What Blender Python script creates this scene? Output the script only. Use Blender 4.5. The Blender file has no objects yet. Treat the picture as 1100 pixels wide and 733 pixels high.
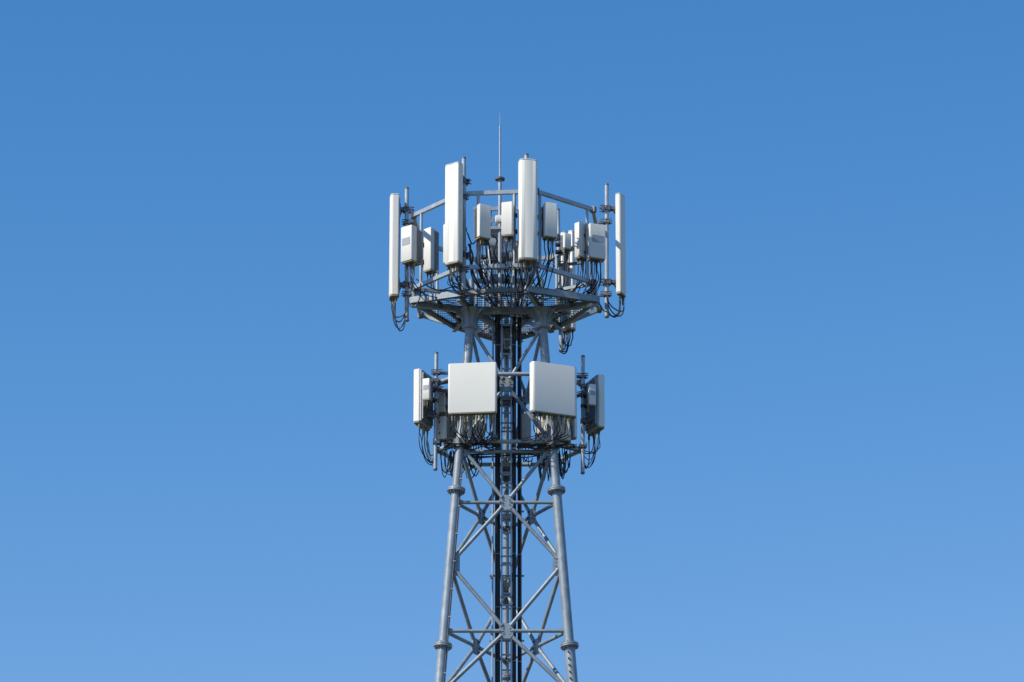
import bpy, math, random
from mathutils import Vector, Matrix
random.seed(11)
R = math.radians
S = bpy.context.scene
COL = S.collection

# ------------------------------------------------------------------ camera, sky, sun, exposure
CX, CD, CZ, PITCH, F = 0.107, 82.0, 1.6, 20.5, 4902.0
cam_d = bpy.data.cameras.new('camera'); cam = bpy.data.objects.new('camera', cam_d); COL.objects.link(cam)
cam.location = (CX, -CD, CZ); cam.rotation_euler = (R(90 + PITCH), 0, 0)
cam_d.lens = 36 * F / 1100; cam_d.sensor_width = 36; cam_d.clip_start = 0.5; cam_d.clip_end = 20000
S.camera = cam
SUN_EL, SUN_AZ = 42.0, 60.0          # azimuth: degrees to the left of the direction from tower to camera
W = bpy.data.worlds.new('World'); S.world = W; W.use_nodes = True
nt = W.node_tree; nt.nodes.clear()
wo = nt.nodes.new('ShaderNodeOutputWorld'); bg = nt.nodes.new('ShaderNodeBackground')
sky = nt.nodes.new('ShaderNodeTexSky'); sky.sky_type = 'NISHITA'; sky.sun_disc = False
sky.sun_elevation = R(SUN_EL); sky.sun_rotation = R(180 + SUN_AZ)
sky.altitude = 0; sky.air_density = 1.0; sky.dust_density = 0.0; sky.ozone_density = 10.0
bg.inputs['Strength'].default_value = 0.12
# deepen the clear sky's blue: a power curve on red and green
sep = nt.nodes.new('ShaderNodeSeparateColor'); com = nt.nodes.new('ShaderNodeCombineColor'); nt.links.new(sky.outputs[0], sep.inputs[0])
for ch, (ex, mu, mxv) in enumerate(((2.65, 1.167, 2.1), (1.42, 0.80, 3.6))):
    pw = nt.nodes.new('ShaderNodeMath'); pw.operation = 'POWER'; pw.inputs[1].default_value = ex
    ml = nt.nodes.new('ShaderNodeMath'); ml.operation = 'MULTIPLY'; ml.inputs[1].default_value = mu
    mn = nt.nodes.new('ShaderNodeMath'); mn.operation = 'MINIMUM'; mn.inputs[1].default_value = mxv
    nt.links.new(sep.outputs[ch], pw.inputs[0]); nt.links.new(pw.outputs[0], ml.inputs[0]); nt.links.new(ml.outputs[0], mn.inputs[0]); nt.links.new(mn.outputs[0], com.inputs[ch])
nt.links.new(sep.outputs[2], com.inputs[2])
nt.links.new(com.outputs[0], bg.inputs['Color']); nt.links.new(bg.outputs[0], wo.inputs['Surface'])
sd = bpy.data.lights.new('sun', 'SUN'); sd.energy = 3.5; sd.angle = R(0.5); sd.color = (1.0, 0.94, 0.84)
sun = bpy.data.objects.new('sun', sd); COL.objects.link(sun)
ts = Vector((-math.sin(R(SUN_AZ)) * math.cos(R(SUN_EL)), -math.cos(R(SUN_AZ)) * math.cos(R(SUN_EL)), math.sin(R(SUN_EL))))
sun.rotation_euler = (-ts).to_track_quat('-Z', 'Y').to_euler(); sun.location = ts * 60 + Vector((0, 0, 40))
S.view_settings.view_transform = 'Standard'; S.view_settings.look = 'None'
S.view_settings.gamma = 1; S.view_settings.use_curve_mapping = False; S.view_settings.exposure = 0.45

# ------------------------------------------------------------------ measuring helpers
sp, cp = math.sin(R(PITCH)), math.cos(R(PITCH))
def P(px, py, Y):
    """point of the vertical plane at depth Y seen at (px, py) of the 1100 x 733 photograph"""
    x, y = (px - 550) / F, (366.5 - py) / F
    d = Vector((x, cp - y * sp, sp + y * cp)); t = (Y + CD) / d.y
    return Vector((CX, -CD, CZ)) + d * t
def PZ(px, py, z):
    x, y = (px - 550) / F, (366.5 - py) / F
    d = Vector((x, cp - y * sp, sp + y * cp)); t = (z - CZ) / d.z
    return Vector((CX, -CD, CZ)) + d * t
def V(*a): return Vector(a)

# ------------------------------------------------------------------ materials
def mat(name, base, rough=0.5, metal=0.0, var=0.12, scale=6.0, streak=0.0, bump=0.0, tint=None, fine=0.0, dirt=None):
    m = bpy.data.materials.new(name); m.use_nodes = True
    n = m.node_tree; b = n.nodes['Principled BSDF']
    tc = n.nodes.new('ShaderNodeTexCoord')
    nz = n.nodes.new('ShaderNodeTexNoise'); nz.inputs['Scale'].default_value = scale; nz.inputs['Detail'].default_value = 8
    nz.inputs['Roughness'].default_value = 0.62
    n.links.new(tc.outputs['Object'], nz.inputs['Vector'])
    cr = n.nodes.new('ShaderNodeValToRGB')
    cr.color_ramp.elements[0].position = 0.3; cr.color_ramp.elements[1].position = 0.7
    lo = [c * (1 - var) for c in base]; hi = [min(1, c * (1 + var)) for c in base]
    if tint: lo = [a * b_ for a, b_ in zip(lo, tint)]
    cr.color_ramp.elements[0].color = (*lo, 1); cr.color_ramp.elements[1].color = (*hi, 1)
    n.links.new(nz.outputs['Fac'], cr.inputs['Fac'])
    col = cr.outputs['Color']
    if streak:
        mp = n.nodes.new('ShaderNodeMapping'); mp.inputs['Scale'].default_value = (34, 34, 1.6)
        n.links.new(tc.outputs['Object'], mp.inputs['Vector'])
        n2 = n.nodes.new('ShaderNodeTexNoise'); n2.inputs['Scale'].default_value = 1.0; n2.inputs['Detail'].default_value = 5
        n.links.new(mp.outputs[0], n2.inputs['Vector'])
        r2 = n.nodes.new('ShaderNodeMapRange'); r2.inputs['From Min'].default_value = 0.55; r2.inputs['From Max'].default_value = 0.8
        r2.inputs['To Min'].default_value = 0.0; r2.inputs['To Max'].default_value = streak
        n.links.new(n2.outputs['Fac'], r2.inputs['Value'])
        mx = n.nodes.new('ShaderNodeMix'); mx.data_type = 'RGBA'
        n.links.new(r2.outputs[0], mx.inputs['Factor']); n.links.new(col, mx.inputs[6])
        mx.inputs[7].default_value = (*(dirt or [c * 0.5 for c in base]), 1); col = mx.outputs[2]
    n.links.new(col, b.inputs['Base Color'])
    b.inputs['Metallic'].default_value = metal
    rr = n.nodes.new('ShaderNodeMapRange'); rr.inputs['To Min'].default_value = rough - 0.08; rr.inputs['To Max'].default_value = rough + 0.1
    n.links.new(nz.outputs['Fac'], rr.inputs['Value']); n.links.new(rr.outputs[0], b.inputs['Roughness'])
    if bump:
        bn = n.nodes.new('ShaderNodeBump'); bn.inputs['Strength'].default_value = bump; bn.inputs['Distance'].default_value = 0.01
        n3 = n.nodes.new('ShaderNodeTexNoise'); n3.inputs['Scale'].default_value = fine or 60; n3.inputs['Detail'].default_value = 4
        n.links.new(tc.outputs['Object'], n3.inputs['Vector'])
        n.links.new(n3.outputs['Fac'], bn.inputs['Height']); n.links.new(bn.outputs[0], b.inputs['Normal'])
    return m
STEEL = mat('galvanised_steel', (0.265, 0.31, 0.33), 0.46, 0.2, 0.22, 6.0, streak=0.45, bump=0.15, dirt=(0.125, 0.11, 0.085))
STEEL2 = mat('weathered_shade_steel', (0.15, 0.16, 0.165), 0.5, 0.4, 0.3, 9.0, streak=0.5, bump=0.2, dirt=(0.07, 0.06, 0.045))  # weathered fittings and grating; also shade colour of the front edge beams
POLE = mat('pole_steel', (0.385, 0.42, 0.43), 0.42, 0.2, 0.15, 7.0, streak=0.3, bump=0.1, dirt=(0.19, 0.18, 0.17))
WHITE = mat('radome_white', (0.82, 0.79, 0.675), 0.58, 0, 0.02, 2.2, streak=0.05, bump=0.03, dirt=(0.6, 0.57, 0.49))
WHITE2 = mat('unit_white', (0.76, 0.73, 0.63), 0.58, 0, 0.04, 3.0, streak=0.22, bump=0.04, dirt=(0.5, 0.48, 0.44))
GREYP = mat('unit_grey', (0.36, 0.37, 0.38), 0.5, 0, 0.15, 9.0)
ALU = mat('cast_aluminium', (0.3, 0.31, 0.31), 0.45, 0.3, 0.2, 12.0, bump=0.1)
CABLE = mat('black_cable', (0.018, 0.018, 0.02), 0.42, 0, 0.25, 9.0)
CAP = mat('brown_connector', (0.27, 0.225, 0.10), 0.45, 0.3, 0.45, 25.0)
BASE = mat('dark_base', (0.24, 0.2, 0.12), 0.6, 0, 0.35, 20.0)
DARK = mat('dark_metal', (0.07, 0.072, 0.075), 0.5, 0.5, 0.4, 18.0)

# ------------------------------------------------------------------ mesh builder
class MB:
    def __init__(s): s.v = []; s.f = []; s.sm = []
    def add(s, vs, fs, smooth=False):
        o = len(s.v); s.v += [Vector(v) for v in vs]; s.f += [tuple(i + o for i in f) for f in fs]; s.sm += [smooth] * len(fs)
        return s
    def box(s, c, d, M=None):
        c = Vector(c); hx, hy, hz = d[0] / 2, d[1] / 2, d[2] / 2
        vs = [Vector((x, y, z)) for z in (-hz, hz) for x, y in ((-hx, -hy), (hx, -hy), (hx, hy), (-hx, hy))]
        if M is not None: vs = [M @ v for v in vs]
        return s.add([v + c for v in vs], [(3, 2, 1, 0), (4, 5, 6, 7), (0, 1, 5, 4), (1, 2, 6, 5), (2, 3, 7, 6), (3, 0, 4, 7)])
    def beam(s, a, b, w, h, up=(0, 0, 1)):
        a, b = Vector(a), Vector(b); t = (b - a); L = t.length; t.normalize()
        u = Vector(up); sd_ = t.cross(u).normalized(); u = sd_.cross(t).normalized()
        M = Matrix((t, sd_, u)).transposed()
        return s.box((a + b) / 2, (L, w, h), M)
    def channel(s, a, b, w, h, t=0.012, up=(0, 0, 1)):
        """I section: web plus two flanges"""
        a, b = Vector(a), Vector(b); d = (b - a).normalized(); sd_ = d.cross(Vector(up)).normalized(); u = sd_.cross(d).normalized()
        s.beam(a, b, t, h - 2 * t, up)
        s.beam(a + u * (h / 2 - t / 2), b + u * (h / 2 - t / 2), w, t, up)
        s.beam(a - u * (h / 2 - t / 2), b - u * (h / 2 - t / 2), w, t, up)
        return s
    def tube(s, a, b, r, r2=None, n=16, caps=True):
        a, b = Vector(a), Vector(b); r2 = r if r2 is None else r2
        t = (b - a).normalized(); u = t.orthogonal().normalized(); w = t.cross(u)
        ring = lambda c, q: [c + (u * math.cos(2 * math.pi * i / n) + w * math.sin(2 * math.pi * i / n)) * q for i in range(n)]
        s.add(ring(a, r) + ring(b, r2), [(i, (i + 1) % n, n + (i + 1) % n, n + i) for i in range(n)], True)
        if caps:
            s.add(ring(a, r), [tuple(range(n))[::-1]]); s.add(ring(b, r2), [tuple(range(n))])
        return s
    def sweep(s, pts, r, n=6):
        pts = [Vector(p) for p in pts]; q = []
        P_ = [pts[0] * 2 - pts[1]] + pts + [pts[-1] * 2 - pts[-2]]
        for i in range(1, len(P_) - 2):
            for k in range(6):
                t = k / 6; a, b, c, d = P_[i - 1:i + 3]
                q.append(0.5 * ((2 * b) + (c - a) * t + (2 * a - 5 * b + 4 * c - d) * t * t + (3 * b - a - 3 * c + d) * t ** 3))
        q.append(pts[-1]); rings = []; u = None
        for i, p in enumerate(q):
            t = (q[min(i + 1, len(q) - 1)] - q[max(i - 1, 0)])
            if t.length < 1e-6: t = Vector((0, 0, -1))
            t.normalize()
            u = (t.orthogonal() if u is None else u - t * u.dot(t)).normalized(); w = t.cross(u)
            rings.append([p + (u * math.cos(2 * math.pi * j / n) + w * math.sin(2 * math.pi * j / n)) * r for j in range(n)])
        m = len(rings)
        s.add([v for g in rings for v in g], [(i * n + j, i * n + (j + 1) % n, (i + 1) * n + (j + 1) % n, (i + 1) * n + j) for i in range(m - 1) for j in range(n)]
              + [tuple(range(n))[::-1], tuple((m - 1) * n + j for j in range(n))], True)
        return s
    def lathe(s, c, prof, n=24, axis=(0, 0, 1)):
        c = Vector(c); t = Vector(axis).normalized(); u = t.orthogonal().normalized(); w = t.cross(u); m = len(prof)
        vs = [c + t * z + (u * math.cos(2 * math.pi * j / n) + w * math.sin(2 * math.pi * j / n)) * r for r, z in prof for j in range(n)]
        s.add(vs, [(i * n + j, i * n + (j + 1) % n, (i + 1) * n + (j + 1) % n, (i + 1) * n + j) for i in range(m - 1) for j in range(n)])
        s.add(vs[:n], [tuple(range(n))[::-1]]); s.add(vs[-n:], [tuple(range(n))])
        return s
    def prism(s, prof, z0, z1, ch=0.008):
        """vertical extrusion of a closed 2-D outline with small chamfers at both ends"""
        n = len(prof); cx = sum(p[0] for p in prof) / n; cy = sum(p[1] for p in prof) / n
        def ins(d): 
            out = []
            for x, y in prof:
                dx, dy = x - cx, y - cy; L = math.hypot(dx, dy) or 1
                out.append((x - dx / L * d, y - dy / L * d))
            return out
        lv = [(ins(ch), z0), (prof, z0 + ch), (prof, z1 - ch), (ins(ch), z1)]
        vs = [(x, y, z) for pr, z in lv for x, y in pr]
        s.add(vs, [(i * n + j, i * n + (j + 1) % n, (i + 1) * n + (j + 1) % n, (i + 1) * n + j) for i in range(3) for j in range(n)], True)
        s.add([(x, y, z0) for x, y in lv[0][0]], [tuple(range(n))[::-1]]); s.add([(x, y, z1) for x, y in lv[3][0]], [tuple(range(n))])
        return s
    def plate(s, c, u, v, pts, th):
        """flat polygon pts in the (u, v) plane round c, th thick"""
        c, u, v = Vector(c), Vector(u).normalized(), Vector(v).normalized(); w = u.cross(v).normalized(); n = len(pts)
        A = [c + u * a + v * b - w * th / 2 for a, b in pts]; B = [p + w * th for p in A]
        return s.add(A + B, [tuple(range(n))[::-1], tuple(range(n, 2 * n))] + [(i, (i + 1) % n, n + (i + 1) % n, n + i) for i in range(n)])
    def build(s, name, m, parent=None, world=True):
        me = bpy.data.meshes.new(name)
        vs = s.v; o = bpy.data.objects.new(name, me)
        if parent is not None:
            o.parent = parent
            if world:
                inv = MX[parent.name].inverted()
                vs = [inv @ v for v in vs]
            MX[o.name] = MX[parent.name]
        else: MX[o.name] = Matrix.Identity(4)
        me.from_pydata([tuple(v) for v in vs], [], s.f); me.update()
        me.polygons.foreach_set('use_smooth', s.sm)
        me.materials.append(m); COL.objects.link(o)
        if any(s.sm):
            try: me.set_sharp_from_angle(angle=R(38))
            except Exception: pass
        if parent is None: pass
        MX[o.name] = MX[parent.name] if parent is not None else Matrix.Identity(4)
        return o
MX = {}
def tag(o, label=None, cat=None, group=None, kind=None):
    if label: o['label'] = label
    if cat: o['category'] = cat
    if group: o['group'] = group
    if kind: o['kind'] = kind
    return o
def thing(name, label, cat, loc=(0, 0, 0), rz=0.0, group=None):
    o = bpy.data.objects.new(name, None); COL.objects.link(o); o.empty_display_size = 0.1
    o.location = loc; o.rotation_euler = (0, 0, rz)
    MX[o.name] = Matrix.Translation(Vector(loc)) @ Matrix.Rotation(rz, 4, 'Z')
    return tag(o, label, cat, group)

# ------------------------------------------------------------------ ground
gm = bpy.data.materials.new('ground_mat'); gm.use_nodes = True; n = gm.node_tree; b = n.nodes['Principled BSDF']
tc = n.nodes.new('ShaderNodeTexCoord'); nz = n.nodes.new('ShaderNodeTexNoise'); nz.inputs['Scale'].default_value = 0.35; nz.inputs['Detail'].default_value = 12
cr = n.nodes.new('ShaderNodeValToRGB'); cr.color_ramp.elements[0].position = 0.35; cr.color_ramp.elements[1].position = 0.68
cr.color_ramp.elements[0].color = (0.045, 0.06, 0.02, 1); cr.color_ramp.elements[1].color = (0.12, 0.10, 0.06, 1)
n.links.new(tc.outputs['Object'], nz.inputs['Vector']); n.links.new(nz.outputs['Fac'], cr.inputs['Fac']); n.links.new(cr.outputs[0], b.inputs['Base Color']); b.inputs['Roughness'].default_value = 0.9
g = MB(); N = 24; ext = 9000
g.add([(math.cos(2 * math.pi * i / 64) * ext, math.sin(2 * math.pi * i / 64) * ext, 0) for i in range(64)], [tuple(range(64))])
tag(g.build('ground', gm), kind='structure')

# ------------------------------------------------------------------ lattice tower
AX = P(544, 400, 0).x
za, wa = P(472.8, 713, -0.70).z, P(615.4, 713, -0.70).x - P(472.8, 713, -0.70).x - 0.06
zb, wb = P(501, 390, -0.436).z, P(585.5, 390, -0.436).x - P(501, 390, -0.436).x
def wz(z): return wb + (wa - wb) * (zb - z) / (zb - za)
def leg_pt(i, z):
    w = wz(z); h = w / (2 * math.sqrt(3))
    return V(AX - w / 2, -h, z) if i == 0 else V(AX + w / 2, -h, z) if i == 1 else V(AX, 2 * h, z)
def zf(py, px=544):
    z = 30.0
    for _ in range(12): z = P(px, py, -wz(z) / (2 * math.sqrt(3))).z
    return z
ZFLOOR = P(543, 337, 0).z
Z_TOP = ZFLOOR - 0.10
T = thing('lattice_tower', 'tall three-legged steel lattice tower with tubular grey legs', 'tower', (AX, 0, 0))
fl = [zf(694), zf(527)]; fl_low = [fl[0] - 6.0, fl[0] - 12.0, fl[0] - 18.0]
zs_top = zf(352)
legs = []
for i in range(3):
    m = MB()
    cuts = [0.0] + sorted(fl_low) + fl + [Z_TOP]
    rad = [0.13, 0.12, 0.11, 0.10, 0.092, 0.086]
    for k in range(len(cuts) - 1):
        r_ = rad[k] * (0.6 if i == 2 else 1.0)
        m.tube(leg_pt(i, cuts[k]), leg_pt(i, cuts[k + 1]), r_, r_, 28)
    leg = m.build('leg', STEEL, T); legs.append(leg)
    ax = (leg_pt(i, 20) - leg_pt(i, 10)).normalized()
    fs = 0.62 if i == 2 else 1.0
    for z in fl_low + fl:
        q = MB().lathe(leg_pt(i, z), [(fs * r9, z9) for r9, z9 in ((0.10, -0.05), (0.165, -0.032), (0.172, -0.028), (0.172, -0.002), (0.160, 0.0), (0.160, 0.004), (0.172, 0.006), (0.172, 0.03), (0.165, 0.034), (0.09, 0.052))], 28, ax)
        q.build('flange', STEEL, leg)
        for k in range(12):
            a = 2 * math.pi * k / 12
            u = ax.orthogonal().normalized(); w_ = ax.cross(u); c = leg_pt(i, z) + (u * math.cos(a) + w_ * math.sin(a)) * 0.142 * fs
            q = MB().tube(c - ax * 0.062, c + ax * 0.062, 0.012, n=6)
            if z in fl: q.build('flange_bolt', STEEL2, leg)
    # flared head with ribs that carries the platform
    top = leg_pt(i, Z_TOP)
    q = MB().lathe(leg_pt(i, zs_top), [(0.09, -0.05), (0.15, -0.035), (0.155, -0.03), (0.155, 0.0), (0.10, 0.004)], 28, ax)
    q.build('flange', STEEL, leg)
    q = MB(); L = (top - leg_pt(i, zs_top)).length
    c0 = leg_pt(i, zs_top)
    q.lathe(c0 + V(0, 0, 0.01), [(0.12, 0.0), (0.125, L * 0.55), (0.17, L * 0.8), (0.24, L * 0.98)], 20)
    for k in range(6):
        a = k * math.pi / 3 + 0.3; d = V(math.cos(a), math.sin(a), 0)
        q.plate(c0, d, V(0, 0, 1), [(0.10, 0.01), (0.14, 0.01), (0.17, L * 0.5), (0.36, L * 0.97), (0.10, L * 0.97)], 0.016)
    q.build('leg_head', STEEL, leg)
# small dark cable clipped down the inner side of the left leg
m = MB(); off = V(0.075, -0.07, 0)
m.tube(leg_pt(0, 20) + off, leg_pt(0, zf(500)) + off * 0.95, 0.013, n=8)
cb = m.build('grounding_cable', DARK, legs[0])
for k in range(14):
    z = zf(500) - 0.3 - k * 0.55
    MB().box(leg_pt(0, z) + off * 1.05, (0.045, 0.045, 0.02)).build('cable_clip', POLE, cb)
# row of step bolts on the right leg below the flange
for k in range(30):
    z = fl[0] - 0.14 - k * 0.13
    p_ = leg_pt(1, z) + V(-0.035, -0.095, 0)
    MB().tube(p_ + V(0, 0.02, 0), p_ + V(-0.004, -0.03, 0), 0.016, n=8).build('step_bolt', DARK, legs[1])

faces = [(0, 1), (1, 2), (2, 0)]
def face_frame(fc):
    a, b_ = leg_pt(fc[0], 25), leg_pt(fc[1], 25); u = (b_ - a).normalized()
    v = ((leg_pt(fc[0], 30) + leg_pt(fc[1], 30)) / 2 - (a + b_) / 2).normalized()
    return u, v
def cen(fc, z): return (leg_pt(fc[0], z) + leg_pt(fc[1], z)) / 2
def brace(a, b_, r, ta, tb):
    d = (b_ - a).normalized(); A = a + d * ta; B = b_ - d * tb
    m = MB().tube(A, B, r, n=14)
    s_ = V(0, 0, 1) if abs(d.z) < 0.9 else V(1, 0, 0)
    m.tube(A, A + d * 0.03, r * 1.15, n=14).tube(B - d * 0.03, B, r * 1.15, n=14)
    return m.build('brace', STEEL, T)
centres = [zf(413), zf(540), zf(678)]
nodes = [zf(350), zf(478), zf(606), zf(747)]
z = nodes[-1]; st = 2.7
while z > 5:
    c = max(z - st * 0.5, 0); centres.append(c); z = z - st; nodes.append(max(z, 0.4)); st *= 1.14
for fc in faces:
    u, v = face_frame(fc)
    for k, zc in enumerate(centres):
        C = cen(fc, zc); zu, zd = nodes[k], nodes[k + 1]
        r = 0.034 + 0.002 * k
        for e in (0, 1):
            brace(leg_pt(fc[e], zu), C, r, 0.14, 0.13)
            brace(leg_pt(fc[e], zd), C, r, 0.14, 0.13)
            if k: brace(leg_pt(fc[e], zc), C, r * 0.93, 0.09, 0.12)
        g_ = 0.13
        q = MB().plate(C, u, v, [(-g_, -g_ * .55), (-g_ * .6, -g_ * 1.15), (g_ * .6, -g_ * 1.15), (g_, -g_ * .55), (g_, g_ * .55), (g_ * .6, g_ * 1.15), (-g_ * .6, g_ * 1.15), (-g_, g_ * .55)], 0.026)
        gp = q.build('gusset_plate', STEEL, T)
        q = MB(); w_ = u.cross(v).normalized()
        for a, b2 in ((-.09, .09), (-.06, .05), (.09, .09), (.06, .05), (-.09, -.09), (-.06, -.05), (.09, -.09), (.06, -.05), (-.105, 0), (-.07, 0), (.105, 0), (.07, 0)):
            q.tube(C + u * a + v * b2 - w_ * 0.03, C + u * a + v * b2 + w_ * 0.03, 0.0125, n=6)
        q.build('plate_bolts', POLE if k == 2 else STEEL2, gp)
    for k, zn in enumerate(nodes[:-1]):
        for e, sg in ((0, 1), (1, -1)):
            p_ = leg_pt(fc[e], zn)
            if k == 0: pts = [(0.05, 0.05), (0.17, 0.0), (0.19, -0.13), (0.05, -0.22)]
            else: pts = [(0.04, 0.25), (0.13, 0.23), (0.185, 0.14), (0.185, -0.14), (0.13, -0.23), (0.04, -0.25)]
            q = MB().plate(p_, u * sg, v, pts, 0.022)
            w_ = u.cross(v).normalized()
            for (a, b2) in ((.12, .17), (.15, .12), (.12, -.17), (.15, -.12), (.13, .04), (.13, -.04)):
                if k: q.tube(p_ + u * sg * a + v * b2 - w_ * 0.025, p_ + u * sg * a + v * b2 + w_ * 0.025, 0.012, n=6)
            q.build('gusset_plate', STEEL, T)
    for k, zc in enumerate(centres[1:]):
        for e, sg in ((0, 1), (1, -1)):
            q = MB().plate(leg_pt(fc[e], zc), u * sg, v, [(0.05, 0.07), (0.14, 0.045), (0.14, -0.045), (0.05, -0.07)], 0.02)
            q.build('gusset_plate', STEEL, T)
# concrete footings
CONC = mat('concrete', (0.36, 0.35, 0.33), 0.85, 0, 0.15, 3.0)
for i in range(3):
    MB().tube(leg_pt(i, 0) + V(0, 0, -0.3), leg_pt(i, 0) + V(0, 0, 0.35), 0.5, 0.42, n=24).build('footing', CONC, T)

# ------------------------------------------------------------------ ladder and cable runs
YL = 0.02
LX0, LX1 = P(539, 500, YL).x, P(549, 500, YL).x
lt = thing('access_ladder', 'narrow grey steel ladder with thin rungs up the middle of the tower', 'ladder', ((LX0 + LX1) / 2, YL, 0))
ZL0, ZL1 = 3.6, ZFLOOR + 1.0
for x in (LX0, LX1):
    MB().box((x, YL, (ZL0 + ZL1) / 2), (0.028, 0.05, ZL1 - ZL0)).build('ladder_stile', POLE, lt)
k = 0; z = ZL0 + 0.2
while z < ZL1 - 0.1:
    MB().tube((LX0, YL, z), (LX1, YL, z), 0.019, n=8).build('rung', POLE, lt); z += 0.3
for z in [zf(597), zf(413) - 0.1, zf(455), zf(640), zf(510)]:
    f_ = MB().beam((LX0 - 0.02, YL - 0.05, z), (LX1 + 0.02, YL - 0.05, z), 0.02, 0.03).beam((LX0 - 0.02, YL - 0.05, z + 0.17), (LX1 + 0.02, YL - 0.05, z + 0.17), 0.02, 0.03)
    f_.beam((LX0, YL - 0.05, z), (LX0, YL - 0.05, z + 0.17), 0.02, 0.02).beam((LX1, YL - 0.05, z), (LX1, YL - 0.05, z + 0.17), 0.02, 0.02)
    f_.build('ladder_clamp', STEEL, lt)
def cable_run(px0, px1, ncab, y, label):
    x0, x1 = P(px0, 500, y).x, P(px1, 500, y).x
    t = thing('cable_run', label, 'cable bundle', ((x0 + x1) / 2, y, 0), 0, 'black cable runs up the middle of the tower')
    w = (x1 - x0); r = w / ncab / 2 * 1.02
    for row in range(3):
        for k in range(ncab):
            x = x0 + w * (k + 0.5) / ncab + (0.3 * r if row else 0); yy = y + row * r * 2.1
            pts = []; z = 0.6
            while z < ZFLOOR + 0.9: pts.append(V(x + random.uniform(-.003, .003), yy + random.uniform(-.004, .004), z)); z += 0.9
            MB().sweep(pts, r * 0.97, 7).build('cable', CABLE, t)
    MB().box(((x0 + x1) / 2, y + r * 6.8, (ZFLOOR + 0.5) / 2), (w + 0.02, 0.01, ZFLOOR - 0.5)).build('cable_tray', DARK, t)
    z = ZFLOOR - 0.65
    while z > 12:
        MB().box(((x0 + x1) / 2, y - r - 0.008, z), (w + 0.02, 0.012, 0.022)).build('cable_clamp', STEEL2, t); z -= 1.05
    return t
cable_run(532.2, 536.9, 3, 0.0, 'thick black cable bundle running up the left side of the ladder')
cable_run(550.6, 553.9, 2, 0.0, 'black cable bundle running up just right of the ladder')
cable_run(556.4, 559.8, 2, 0.06, 'rightmost black cable bundle climbing the middle of the tower')
cp_ = thing('conduit_pipe', 'thin pale conduit pipe left of the thick black cable bundle', 'pipe', (P(529.3, 500, 0.05).x, 0.05, 0))
MB().tube((P(529.3, 500, 0.05).x, 0.05, 0.5), (P(529.3, 500, 0.05).x, 0.05, ZFLOOR), 0.018, n=10).build('pipe', POLE, cp_)
for k in range(9):
    z = ZFLOOR - 0.9 - k * 1.1
    MB().box((P(529.3, 500, 0.05).x - 0.01, 0.04, z), (0.06, 0.05, 0.04)).build('pipe_clip', STEEL2, cp_)
for zz in (zf(478) + 0.1, zf(606), zf(540) + .05, zf(678) + .05, zf(747)):
    # cross bars that tie ladder and cable runs to the rear leg
    r_ = leg_pt(2, zz)
    q = MB().beam((P(526, 500, 0).x, 0.13, zz), (P(563, 500, 0).x, 0.13, zz), 0.03, 0.03)
    q.beam((AX, 0.13, zz), r_, 0.03, 0.03).build('ladder_support', STEEL, T)

# ------------------------------------------------------------------ platform
PF = thing('tower_platform', 'polygonal steel grating platform at the top of the tower', 'platform', (AX, 0, ZFLOOR))
outline = [(441.5, 321), (455, 325.5 - 2), (493, 315.5), (530, 309.5), (568, 309.0), (632, 321.5), (643, 318 + 1), (628, 334), (602, 349), (562, 360.5), (530, 363), (487, 350), (455, 331)]
outline = [(440.5, 322), (492, 314.5), (530, 309.5), (568, 309.5), (644, 321), (603, 348.5), (562, 361), (530, 363), (487, 350)]
ol = [PZ(x, y, ZFLOOR) for x, y in outline]
n_ = len(ol)
for i in range(n_):
    a, b_ = ol[i], ol[(i + 1) % n_]
    hb = 0.075 if i in (1, 2) else 0.125
    MB().beam(a - V(0, 0, (.15 - hb) / 2), b_ - V(0, 0, (.15 - hb) / 2), 0.014, hb).build('edge_beam', STEEL2 if i in (1, 2) else STEEL, PF)  # front edges get the darker steel as painted-in shade
    c = V(AX, 0, ZFLOOR); q = MB()
    A, B = a + (c - a).normalized() * 0.05, b_ + (c - b_).normalized() * 0.05
    A.z -= .068; B.z -= .068
    q.beam(A, B, 0.09, 0.012).build('edge_flange', STEEL2, PF)
def span(axis, val):
    xs = []
    for i in range(n_):
        a, b_ = ol[i], ol[(i + 1) % n_]
        p0, p1 = (a.x, b_.x) if axis == 0 else (a.y, b_.y)
        if (p0 - val) * (p1 - val) < 0:
            t = (val - p0) / (p1 - p0); xs.append((a.y + (b_.y - a.y) * t) if axis == 0 else (a.x + (b_.x - a.x) * t))
    return (min(xs), max(xs)) if len(xs) >= 2 else None
hole = (AX - 0.42, AX + 0.42, -0.28, 0.42)
q = MB(); ZG = ZFLOOR + 0.02
x = min(p.x for p in ol) + 0.02
while x < max(p.x for p in ol):
    sp_ = span(0, x)
    if sp_:
        segs = [sp_] if not (hole[0] < x < hole[1]) else [(sp_[0], hole[2]), (hole[3], sp_[1])]
        for a, b_ in segs:
            if b_ - a > 0.02: q.box((x, (a + b_) / 2, ZG), (0.005, b_ - a, 0.03))
    x += 0.042
y = min(p.y for p in ol) + 0.03
while y < max(p.y for p in ol):
    sp_ = span(1, y)
    if sp_:
        segs = [sp_] if not (hole[2] < y < hole[3]) else [(sp_[0], hole[0]), (hole[1], sp_[1])]
        for a, b_ in segs:
            if b_ - a > 0.02: q.box(((a + b_) / 2, y, ZG + 0.008), (b_ - a, 0.007, 0.012))
    y += 0.10
q.build('floor_grating', STEEL2, PF)
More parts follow.
